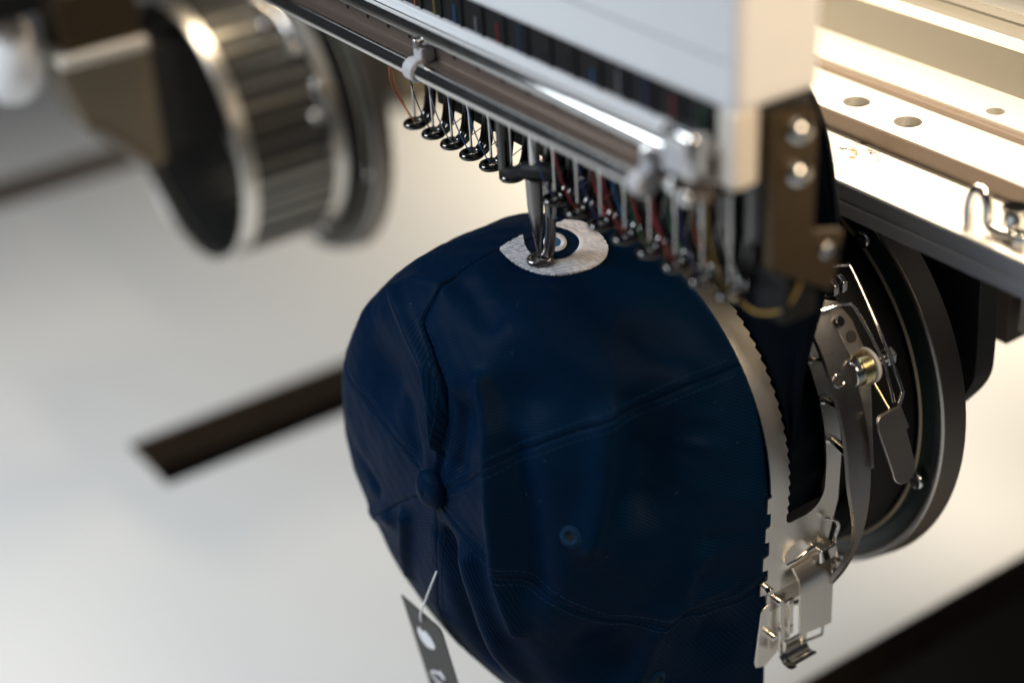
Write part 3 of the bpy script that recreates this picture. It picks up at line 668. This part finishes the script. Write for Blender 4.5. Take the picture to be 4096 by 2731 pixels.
# ------------------------------------------------------------------ cap drivers (the working one and the bare one of the next head)
def cap_driver(cx, cz, label, near=True):
    d = thing('cap_driver', (cx, 11, cz - 9.2), label, 'cap driver', None)
    n = 160 if near else 96
    MB().lathe([(10.8, 8.86), (10.85, 8.95), (11.75, 9.1), (11.75, 8.5), (11.0, 8.5), (10.9, 8.7)], cx, cz, n).build('flange_ring', FLANGE, d, smooth=30, bevel=0.02)
    MB().lathe([(10.78, 8.74), (10.76, 8.83), (10.82, 8.93), (10.9, 8.93), (10.9, 8.74)], cx, cz, n).build('flange_lip', RINGSTEEL, d, smooth=50)
    MB().lathe([(10.95, 8.6), (11.0, 8.6), (11.6, 8.5), (11.6, 5.5), (10.6, 5.5), (10.6, 7.3), (10.85, 7.4), (10.85, 7.75), (10.72, 7.8), (10.72, 8.0), (10.9, 8.05), (10.9, 8.35)], cx, cz, n).build('flange_plate', GREENBLACK, d, smooth=30)
    MB().lathe([(10.69, 7.82), (10.66, 7.9), (10.69, 7.98), (10.74, 7.98), (10.74, 7.82)], cx, cz, n).build('rubber_ring', TAN, d, smooth=40)
    MB().lathe([(5.3 if near else 9.9, 6.6), (10.6, 6.7), (10.6, 5.2), (5.3 if near else 9.9, 5.2)], cx, cz, n).build('drum', BLACK if near else DARKPLATE, d, smooth=30)
    MB().lathe([(8.7 if near else 9.95, 7.6), (10.6, 7.75), (10.6, 6.8), (8.7 if near else 9.95, 6.8)], cx, cz, n).build('drum_collar', BLACK, d, smooth=30, bevel=0.05)
    for ph in (103, 35, -40, -110, 175):
        s0 = MB().tube([cp(ph, 10.75, 8.2, cx, cz), cp(ph, 10.5, 8.2, cx, cz)], 0.33, 20).build('flange_screw', CHROME, d, bevel=0.08)
        p = cp(ph, 10.49, 8.2, cx, cz); MB().box(p[0] - .2, p[0] + .2, 10.485, 10.51, p[2] - .04, p[2] + .04).box(p[0] - .04, p[0] + .04, 10.483, 10.508, p[2] - .2, p[2] + .2).build('screw_cross', DARKPLATE, s0)
    return d
dr = cap_driver(0, AX, 'dark round cap driver with steel flange behind the navy cap')
pl = smooth_path([(8.0, 13.2, 1.0), (8.0, 13.2, -2.4), (8.1, 13.2, -5.2), (8.0, 13.2, -6.4), (7.3, 13.2, -7.6), (6.2, 13.2, -8.8), (4, 13.2, -10)], 6)
poly = [tuple(p) for p in pl] + [(-6, 13.2, -10), (-6, 13.2, 1.0)]
MB().prism(poly, (0, 1, 0), 1.0).build('carriage_plate', DARKPLATE, dr, bevel=0.08, smooth=30)
MB().box(-3, 3, 11.6, 13.4, -9, -3).build('carriage_hub', DARKPLATE, dr)
NX, NZ = HS + 0.6, -8.7
nd = cap_driver(NX, NZ, 'dark round cap driver with steel flange on the next sewing head', False)
nf = thing('cap_hoop', (NX, 6, NZ - 8), 'bare ribbed steel cap hoop without a cap on the next head', 'cap hoop')
MB().lathe([(3.7, 7.15), (3.7, 7.5), (4.55, 7.5), (4.55, 7.15)], NX, NZ, 96).build('front_rim', STEEL, nf, smooth=30, bevel=0.05)
MB().lathe([(9.2, 7.1), (9.2, 7.5), (9.9, 7.5), (9.9, 7.1)], NX, NZ, 96).build('rear_rim', STEEL, nf, smooth=30, bevel=0.05)
MB().lathe([(4.5, 7.22), (9.3, 7.22), (9.3, 7.26), (4.5, 7.26)], NX, NZ, 96).build('gap_shade_sleeve', DARKPLATE, nf, smooth=30)  # added dark sheet that paints the slat gaps as shade
for k in range(44):
    a = 360 * k / 44
    m = MB(); p = [cp(a + q, y, r, 0, 0) for y in (4.5, 9.25) for q, r in ((-1.35, 7.13), (1.35, 7.13), (1.35, 7.36), (-1.35, 7.36))]
    m.add([(x + NX, y, z + NZ) for x, y, z in p], [(0, 1, 2, 3), (7, 6, 5, 4), (0, 4, 5, 1), (1, 5, 6, 2), (2, 6, 7, 3), (3, 7, 4, 0)])
    m.build('slat', SLAT, nf, smooth=0)
for ph, y, r in ((20, 8.2, 7.7), (34, 7.6, 7.75), (48, 8.6, 7.7), (30, 9.0, 7.8), (64, 8.9, 7.75), (76, 8.4, 7.7), (140, 9.2, 7.7), (12, 9.4, 7.8)):
    MB().tube([cp(ph, y, 7.3, NX, NZ), cp(ph, y, r, NX, NZ)], 0.3, 16).build('rivet', CHROME, nf, bevel=0.24)
for a0, a1, y in ((25, 50, 8.0), (66, 92, 8.5)):
    MB().tube([cp(a0 + (a1 - a0) * k / 10, y + 0.5 * math.sin(k / 10 * 3), 7.75, NX, NZ) for k in range(11)], 0.13, 8).build('latch_wire', CHROME, nf, smooth=60)
# cylinder arm of the next head, poking out through its frame
ar = thing('sewing_arm', (NX, 2, -9), 'tan boxed sewing arm with rounded white hook cover on the next head', 'sewing arm')
MB().extrude_x([(-2.8, -3.0), (2.2, -3.0), (2.2, -9.5), (1.0, -9.5), (-1.8, -6.6)], NX - 1.6, NX + 1.6).build('arm_body', BROWNTAN, ar, bevel=0.15)
MB().box(NX - 2.0, NX + 2.0, -2.7, 2.1, -2.98, -2.35).build('needle_plate', CREAM, ar, bevel=0.15)
MB().box(NX - 1.5, NX + 1.5, -2.2, 2.0, -2.35, 0.6).build('plate_block', BROWNMETAL, ar, bevel=0.1)
hc = MB(); rows = []
for i in range(13):
    a = math.pi * (i / 12 - .5); rows.append([(NX - 1.2 + 2.6 * math.cos(a) * math.sin(b) , -4.4 + 1.9 * math.cos(a) * math.cos(b), -2.6 + 2.4 * math.sin(a)) for b in [2 * math.pi * k / 24 for k in range(25)]])
hc.grid(rows); hc.build('hook_cover', WHITE, ar, smooth=70)
MB().box(NX - 2.2, NX + 1.2, -6.5, -2.8, 0.0, 1.3).build('cover_clip', BLACK, ar, bevel=0.2)
MB().prism([(NX + 1.62, -1.7, -6.8), (NX + 1.62, 1.1, -9.6), (NX + 1.62, 1.1, -9.1), (NX + 1.62, -1.3, -6.4)], (1, 0, 0), 0.25).build('lower_trim', RINGSTEEL, ar)
MB().box(NX - 1.4, NX + 1.4, 2.2, 14, -9, -3.2).build('arm_root', DARKPLATE, ar)

# ------------------------------------------------------------------ aluminium beam behind the cap
X0, X1 = -70, 30
be = thing('aluminium_beam', (0, 13, 0.7), 'machined aluminium drive beam with round holes under the warm lamp', 'beam')
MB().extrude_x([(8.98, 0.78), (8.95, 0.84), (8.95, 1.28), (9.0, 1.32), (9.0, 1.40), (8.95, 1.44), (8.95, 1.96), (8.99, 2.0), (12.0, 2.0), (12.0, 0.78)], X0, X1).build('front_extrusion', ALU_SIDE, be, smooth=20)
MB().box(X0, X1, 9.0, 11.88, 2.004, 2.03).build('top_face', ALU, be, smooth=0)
for y in (10.1, 10.35): MB().box(X0, X1, y, y + 0.05, 2.031, 2.042).build('scribed_rib', ALU, be, smooth=0)
HOLES = []
def drilled(y0, y1, z0, z1, x0, x1, holes, r, name, material):
    "a bar with real round holes through its top face"
    m = MB(); hs = sorted(holes); n = 24
    yc = (y0 + y1) / 2; cuts = [x0]
    for hx_, hy in hs: cuts += [hx_ - r * 1.25, hx_ + r * 1.25]
    cuts.append(x1)
    for i in range(0, len(cuts), 2):
        a, b = cuts[i], cuts[i + 1]; m.add([(a, y0, z1), (b, y0, z1), (b, y1, z1), (a, y1, z1)], [(0, 1, 2, 3)])
    for hx_, hy in hs:
        a, b = hx_ - r * 1.25, hx_ + r * 1.25; q = []; ci = []; cb = []
        for k in range(n):
            t = 2 * math.pi * (k + .5) / n; dx, dy = math.cos(t), math.sin(t)
            sx = (b - hx_) / abs(dx) if abs(dx) > 1e-6 else 1e9; sy = ((y1 - hy) if dy > 0 else (hy - y0)) / abs(dy) if abs(dy) > 1e-6 else 1e9
            s_ = min(sx, sy); q.append((hx_ + dx * s_, hy + dy * s_, z1)); ci.append((hx_ + r * dx, hy + r * dy, z1)); cb.append((hx_ + r * dx, hy + r * dy, z0 + .02))
        m.add(q + ci + cb, [f for k in range(n) for f in ((k, (k+1) % n, n + (k+1) % n, n + k), (n + k, n + (k+1) % n, 2*n + (k+1) % n, 2*n + k))] + [tuple(range(2 * n, 3 * n))])
        HOLES.append((hx_, hy, z1 - 0.32, r))
        # close the little corner triangles left between the fan and the rectangle
        for sx_, sy_ in ((1, 1), (1, -1), (-1, 1), (-1, -1)):
            c0 = (hx_ + sx_ * r * 1.25, y1 if sy_ > 0 else y0, z1)
            near_ = sorted(q, key=lambda p: (p[0] - c0[0]) ** 2 + (p[1] - c0[1]) ** 2)
            px_ = min((p for p in q if abs(p[0] - c0[0]) < 1e-6), key=lambda p: abs(p[1] - c0[1]), default=None)
            py_ = min((p for p in q if abs(p[1] - c0[1]) < 1e-6), key=lambda p: abs(p[0] - c0[0]), default=None)
            if px_ and py_: m.add([c0, px_, py_], [(0, 1, 2)])
    m.add([(x0, y0, z0), (x1, y0, z0), (x1, y0, z1), (x0, y0, z1), (x0, y1, z0), (x1, y1, z0), (x1, y1, z1), (x0, y1, z1)], [(0, 1, 2, 3), (7, 6, 5, 4), (0, 3, 7, 4), (1, 5, 6, 2), (0, 4, 5, 1)])
    return m.build(name, material, be, smooth=30)
drilled(11.9, 14.35, 1.2, 2.75, X0, X1, [(1.75 + 2.5 * k, 13.05) for k in (-8, -7, -4, -3, 0, 1, 5, 6, 9)], 0.50, 'raised_rail', ALU)
MB().box(X0, X1, 11.86, 11.9, 2.04, 2.70).build('rail_face', CHANNEL, be, smooth=0)
MB().box(X0, X1, 14.352, 14.60, 1.2, 2.95).build('rail_groove', CHANNEL, be, smooth=0)
drilled(14.6, 16.8, 1.2, 3.1, X0, X1, [(6.2, 14.95 + 0.35), (-6.3, 15.3), (-18.8, 15.3)], 0.33, 'rear_plate', ALU)
for hx_, hy, hz, r in HOLES: MB().tube([(hx_, hy, hz - .1), (hx_, hy, hz - .05)], r - 0.004, 24).build('hole_shade_disc', DARKPLATE, be)  # black discs put the shade inside the holes into colour
MB().extrude_x([(16.8, 1.2), (16.8, 5.2), (16.9, 5.35), (17.3, 5.45), (17.3, 5.55), (17.45, 5.75), (26, 5.75), (26, 1.2)], X0, X1).build('rear_housing', TANWALL, be, smooth=25)
MB().box(X0, X1, 17.5, 26, 5.752, 5.80).build('housing_top', ALU, be, smooth=0)
MB().box(X0, X1, 16.79, 16.85, 4.75, 5.2).build('housing_trim', CREAM, be, smooth=0, bevel=0.02)
for x, w_, h_, mm in ((5.6, 1.5, 1.9, EDGE), (7.4, 1.2, 1.0, CREAM)):
    MB().box(x - w_ / 2, x + w_ / 2, 17, 18.5, -6.9 + (1.9 - h_) * 0.9, 1.2).build('hanging_block', mm, be, bevel=0.05)
# snap clip standing on the beam
sc_ = thing('wire_clip', (10.8, 9.8, 2.03), 'bent chrome wire clip and knob standing on the aluminium beam', 'clip')
MB().tube(smooth_path([(10.25, 9.5, 2.05), (10.22, 9.5, 2.8), (10.4, 9.5, 3.4), (10.72, 9.52, 3.42), (10.9, 9.55, 3.0), (10.95, 9.6, 2.4), (11.3, 9.62, 2.25), (11.9, 9.65, 2.3)], 6), 0.17, 14).build('wire', CHROME, sc_, smooth=70)
MB().tube([(11.5, 10.2, 2.03), (11.5, 10.2, 2.9)], 0.42, 24).build('knob', CHROME, sc_, bevel=0.1)
MB().tube([(11.5, 10.2, 2.9), (11.5, 10.2, 2.98)], 0.46, 24).build('knob_cap', GUNMETAL, sc_, bevel=0.03)
MB().tube([(12.2, 9.7, 2.03), (12.2, 9.7, 2.5)], 0.35, 6).build('hex_nut', CHROME, sc_, bevel=0.05)
# bits of thread lint lying on the beam
for k in range(7):
    x, y = 3.9 + random.uniform(-.9, .7), 11.0 + random.uniform(-.5, .6); p = [(x, y, 2.06)]
    for q in range(7): x += random.uniform(-.22, .28); y += random.uniform(-.2, .2); p.append((x, y, 2.05 + random.uniform(0, .08)))
    o = MB().tube(smooth_path(p, 4), 0.014, 5).build('lint_thread', TCOL['black' if k % 2 else 'yellow'], origin=p[0], smooth=60)
    tag(o, f"loose {'black' if k % 2 else 'yellow'} thread snippet lying on the aluminium beam", 'thread', f"{'black' if k % 2 else 'yellow'} thread snippets on the beam")

# ------------------------------------------------------------------ embroidery head with its needles
hd = thing('embroidery_head', (0, 0, 3), 'white multi-needle embroidery head with chrome rails above the cap', 'embroidery head')
HX0, HX1 = -17.5, 11.2
MB().box(HX0, HX1, -1.2, 1.85, 9.12, 30).build('front_cover', WHITE, hd, bevel=0.28)
MB().box(HX0, HX1 - 0.35, -1.215, -1.19, 10.52, 10.6).build('cover_seam', NYLON, hd, smooth=0)
MB().box(HX0, 10.35, -0.98, 1.6, 7.9, 9.25).build('needle_bar_window', BLACK, hd)
MB().box(HX0, 10.35, -1.2, 1.5, 7.72, 8.08).build('front_plate', WHITE, hd, bevel=0.05)
MB().box(10.36, HX1 - .05, -1.2, -0.3, 6.9, 9.2).build('end_column', CREAM, hd, bevel=0.15)
MB().box(10.3, HX1 - .08, -0.3, 1.6, 6.6, 9.3).build('end_inner_block', DARKPLATE, hd, bevel=0.05)
MB().extrude_x([(-1.25, 7.75), (-1.55, 7.8), (-1.68, 7.66), (-1.68, 7.42), (-1.55, 7.3), (-1.25, 7.3)], HX0, 8.9).build('chrome_rail', CHROME, hd, smooth=60, bevel=0.03)
ch = MB().extrude_x([(-1.2, 7.72), (-1.2, 6.62), (-1.6, 6.55), (-1.62, 6.42), (-1.1, 6.42), (0.3, 6.42), (0.3, 7.72)], HX0, 10.3).build('channel', CHANNEL, hd, smooth=20, bevel=0.02)
for k in range(-5, 15):
    x = -9.46 + 1.383 * k
    if x < 10: MB().tube([(x, -1.19, 7.01), (x, -1.215, 7.01)], 0.085, 16).build('channel_hole', BLACK, ch)
MB().tube([(HX0, -1.85, 6.36), (7.6, -1.85, 6.36)], 0.30, 32).build('front_rod', CHROME, hd, smooth=60)
for x in (-4.0, 8.0):
    cl = MB().tube([(x - .28, -1.85, 6.36), (x + .28, -1.85, 6.36)], 0.40, 24).box(x - .25, x + .25, -1.75, -1.2, 6.4, 7.1)
    co = cl.build('rod_clamp', NYLON, hd, bevel=0.06)
    MB().tube([(x, -1.7, 7.05), (x, -1.7, 7.4)], 0.17, 16).build('clamp_screw', CHROME, co, bevel=0.05)
MB().box(8.9, 10.3, -2.0, -1.2, 7.1, 8.5).build('rail_end_block', CHROME, hd, bevel=0.2)
MB().box(9.1, 10.1, -2.03, -1.99, 7.25, 8.1).build('end_block_panel', NYLON, hd, bevel=0.01)
for x, z in ((9.2, 6.7), (9.8, 6.5)): MB().tube([(x, -1.9, z), (x, -1.4, z)], 0.24, 16).build('end_screw', CHROME, hd, bevel=0.08)
# coloured threads and springs in the window
cols = ['black', 'blue', 'grey', 'navy', 'red', 'green', 'black', 'red', 'orange', 'yellow', 'blue', 'grey', 'red', 'navy', 'black']
for i in range(-12, 9):
    x = i * 1.221
    if x < 10.2:
        MB().tube([(x + .2, -1.0, 7.9), (x + .2, -1.0, 9.3)], 0.07, 8).build('needle_bar', BLACK, hd)
        MB().tube([(x - .2, -1.0, 8.0), (x - .22, -1.0, 8.0 + random.uniform(.5, 1.2))], 0.04, 6).build('thread', TCOL[cols[(i + 12) % 15]], hd)
# bronze end bracket
ex = HX1 + 0.02
br = MB().prism([(ex, -.2, 9.05), (ex, 1.4, 8.8), (ex, 1.4, 5.05), (ex, 2.62, 4.7), (ex, 2.2, 2.9), (ex, -.2, 4.4)], (1, 0, 0), 0.35).build('end_bracket', BROWNMETAL, hd, bevel=0.06, smooth=30)
for z in (8.35, 7.1):
    MB().tube([(ex + .35, 0.66, z), (ex + .5, 0.66, z), (ex + .68, 0.66, z)], [0.38, 0.36, 0.2], 24).build('bracket_screw', CHROME, br, smooth=70)
MB().tube([(ex + .35, 1.85, 4.35), (ex + .5, 1.85, 4.35)], 0.24, 20).build('bracket_screw', CHROME, br, bevel=0.06)
MB().tube([(ex + .34, 2.25, 4.15), (ex + .36, 2.25, 4.15)], 0.2, 20).build('bracket_hole', BLACK, br)
MB().box(ex - 1.2, ex + .1, 0.6, 1.9, 2.2, 3.7).build('bracket_block', BLACK, hd, bevel=0.08)
MB().box(-7.4, 10.8, 0.95, 1.35, 3.35, 6.4).build('foot_guide_plate', BLACK, hd, bevel=0.05)

# presser foot: ring toe, two prongs joining into a flat shank
def presser_foot(zr, zt, name='presser_foot', k=1.0, ys=1.0, rg=1.15):
    m = MB(); n = 28
    m.tube([(0.27 * rg * math.cos(2*math.pi*q/n), 0.30 * rg * math.sin(2*math.pi*q/n), zr) for q in range(n)], 0.095 * k, 10, closed=True, sx=1.05, sy=1.0)
    for s_ in (-1, 1):
        m.tube(smooth_path([(s_ * 0.14, 0.27, zr), (s_ * 0.16 * ys, 0.45 * ys, zr + 0.07), (s_ * 0.17 * ys, 0.62 * ys, zr + 0.32), (s_ * 0.16 * ys, 0.72 * ys, zr + 0.8), (s_ * 0.15 * ys, 0.76 * ys, zr + 1.3), (s_ * 0.10, 0.78 * ys, zr + 1.6)], 5), [0.11 * k] * 11 + [0.105 * k] * 15, 8)
    m.tube([(0, 0.78 * ys, zr + 1.45), (0, 0.80 * ys, zr + 1.8), (0, 0.82 * ys, zt)], [0.24 * k, 0.27 * k, 0.28 * k], 10, sx=1.0, sy=0.42, up=(1, 0, 0))
    return m.build(name, GUNMETAL, hd, smooth=60)
def needle(z0, z1):
    return MB().tube([(0, 0, z1), (0, 0, z0 + 1.9), (0, 0, z0 + 1.75), (0, 0, z0 + .25), (0, 0, z0)], [0.085, 0.085, 0.05, 0.045, 0.008], 10).build('needle', NEEDLE, hd, smooth=60)
FZ = 2.87; PITCH = 1.221
f0 = presser_foot(FZ, 6.5, k=1.25); n0 = needle(FZ - .12, 6.5)
first = True
for i in range(-6, 9):
    if i == 0: continue
    if first: f0.location = Vector(f0.location) + Vector((i * PITCH, -.1, 0)) * S; n0.location = Vector(n0.location) + Vector((i * PITCH, -.1, 0)) * S; first = False; i0 = i
    else:
        dup(f0, 'presser_foot', hd, ((i - i0) * PITCH, 0, 0)); dup(n0, 'needle', hd, ((i - i0) * PITCH, 0, random.uniform(-.05, .05)))
# the working needle, foot down on the cap
ft = presser_foot(0.15, 6.5, k=1.2, ys=0.70, rg=1.25); ft['label'] = 'lowered presser foot pressing on the white embroidery'
ft.data.materials[0] = HOOPSTEEL
nb = needle(-0.1, 4.2)
MB().tube([(0, 0, 3.0), (0, 0, 7)], 0.19, 18).build('working_needle_bar', STEEL, hd)
MB().tube([(0, -.02, 0.35), (0, -.03, 0.9), (0, -.05, 1.5), (0, -.06, 2.2), (0, -.06, 3.2)], [0.05, 0.13, 0.22, 0.28, 0.30], 18).build('needle_clamp', HOOPSTEEL, hd, bevel=0.03)
MB().tube(smooth_path([(-1.45, -.25, 3.0), (-1.0, -.2, 3.05), (-.4, -.1, 3.35), (0.3, 0.1, 3.5), (.9, .5, 3.4)], 5), [0.26] * 10 + [0.32] * 11, 12).build('take_down_arm', BLACK, hd, smooth=60)
MB().tube([(-1.45, -.25, 2.75), (-1.45, -.25, 6.6)], [0.2, 0.24], 18).build('guide_post', GUNMETAL, hd, smooth=60)
MB().tube([(0.45, .75, 2.9), (0.45, .75, 3.8), (.45, .8, 6.5)], [0.2, 0.28, 0.3], 14).build('foot_lifter', BLACK, hd, smooth=60)
# threads
def thr(pts, col, r=0.022): MB().tube(smooth_path(pts, 7), r, 6).build('thread', TCOL[col], hd, smooth=60)
tc = {-6: 'orange', -5: 'black', -4: 'grey', -3: 'blue', -2: 'blue', -1: 'grey', 1: 'navy', 2: 'red', 3: 'navy', 4: 'red', 5: 'green', 6: 'red', 7: 'navy', 8: 'yellow'}
for i, col in tc.items():
    x = i * PITCH; sgn = random.choice((-1, 1)); s_ = random.uniform(.25, .5)
    thr([(x - .3, -.6, 6.3), (x - .42, -.65, 5.3), (x - .36, -.5, 4.2), (x - .15, -.25, FZ + .35), (x, -.1, FZ + .1)], col, 0.03 if i > 0 else 0.026)
    if i not in (-6, 8): thr([(x, -.1, FZ + .1), (x + .25, .35, FZ + .15), (x + .6, .9, FZ + .6), (x + 1.0, 1.1, FZ + 1.0)], random.choice((col, 'black')), 0.018)
for x, col in ((2.2, 'red'), (3.3, 'blue'), (4.2, 'red'), (5.1, 'red'), (6.0, 'green'), (7.2, 'orange'), (8.6, 'pale')):
    thr([(x, .3, 6.3), (x + .2, .35, 5), (x + .6, .4, 3.6), (x + 1.0, .5, 2.9)], col, 0.05)
thr([(7.2, .1, 2.7), (5.2, .3, 2.75), (3.0, .5, 2.8)], 'red', 0.045)
thr([(9.9, -.05, 2.85), (10.6, .2, 2.5), (11.2, .7, 2.7), (11.4, 1.1, 3.5), (11.3, 1.2, 4.2)], 'yellow', 0.05)
thr([(-7.32, -.1, 2.9), (-7.55, -.3, 3.4), (-7.85, -.6, 4.3), (-7.75, -.7, 5.3), (-7.5, -.6, 6.2)], 'orange', 0.035)
for i in range(-6, 9):
    x = i * PITCH; MB().tube([(x - .3 + .09 * math.cos(k * .7), -.62 + .09 * math.sin(k * .7), 6.3) for k in range(9)], 0.02, 5, closed=True).build('thread_guide', NEEDLE, hd, smooth=60)
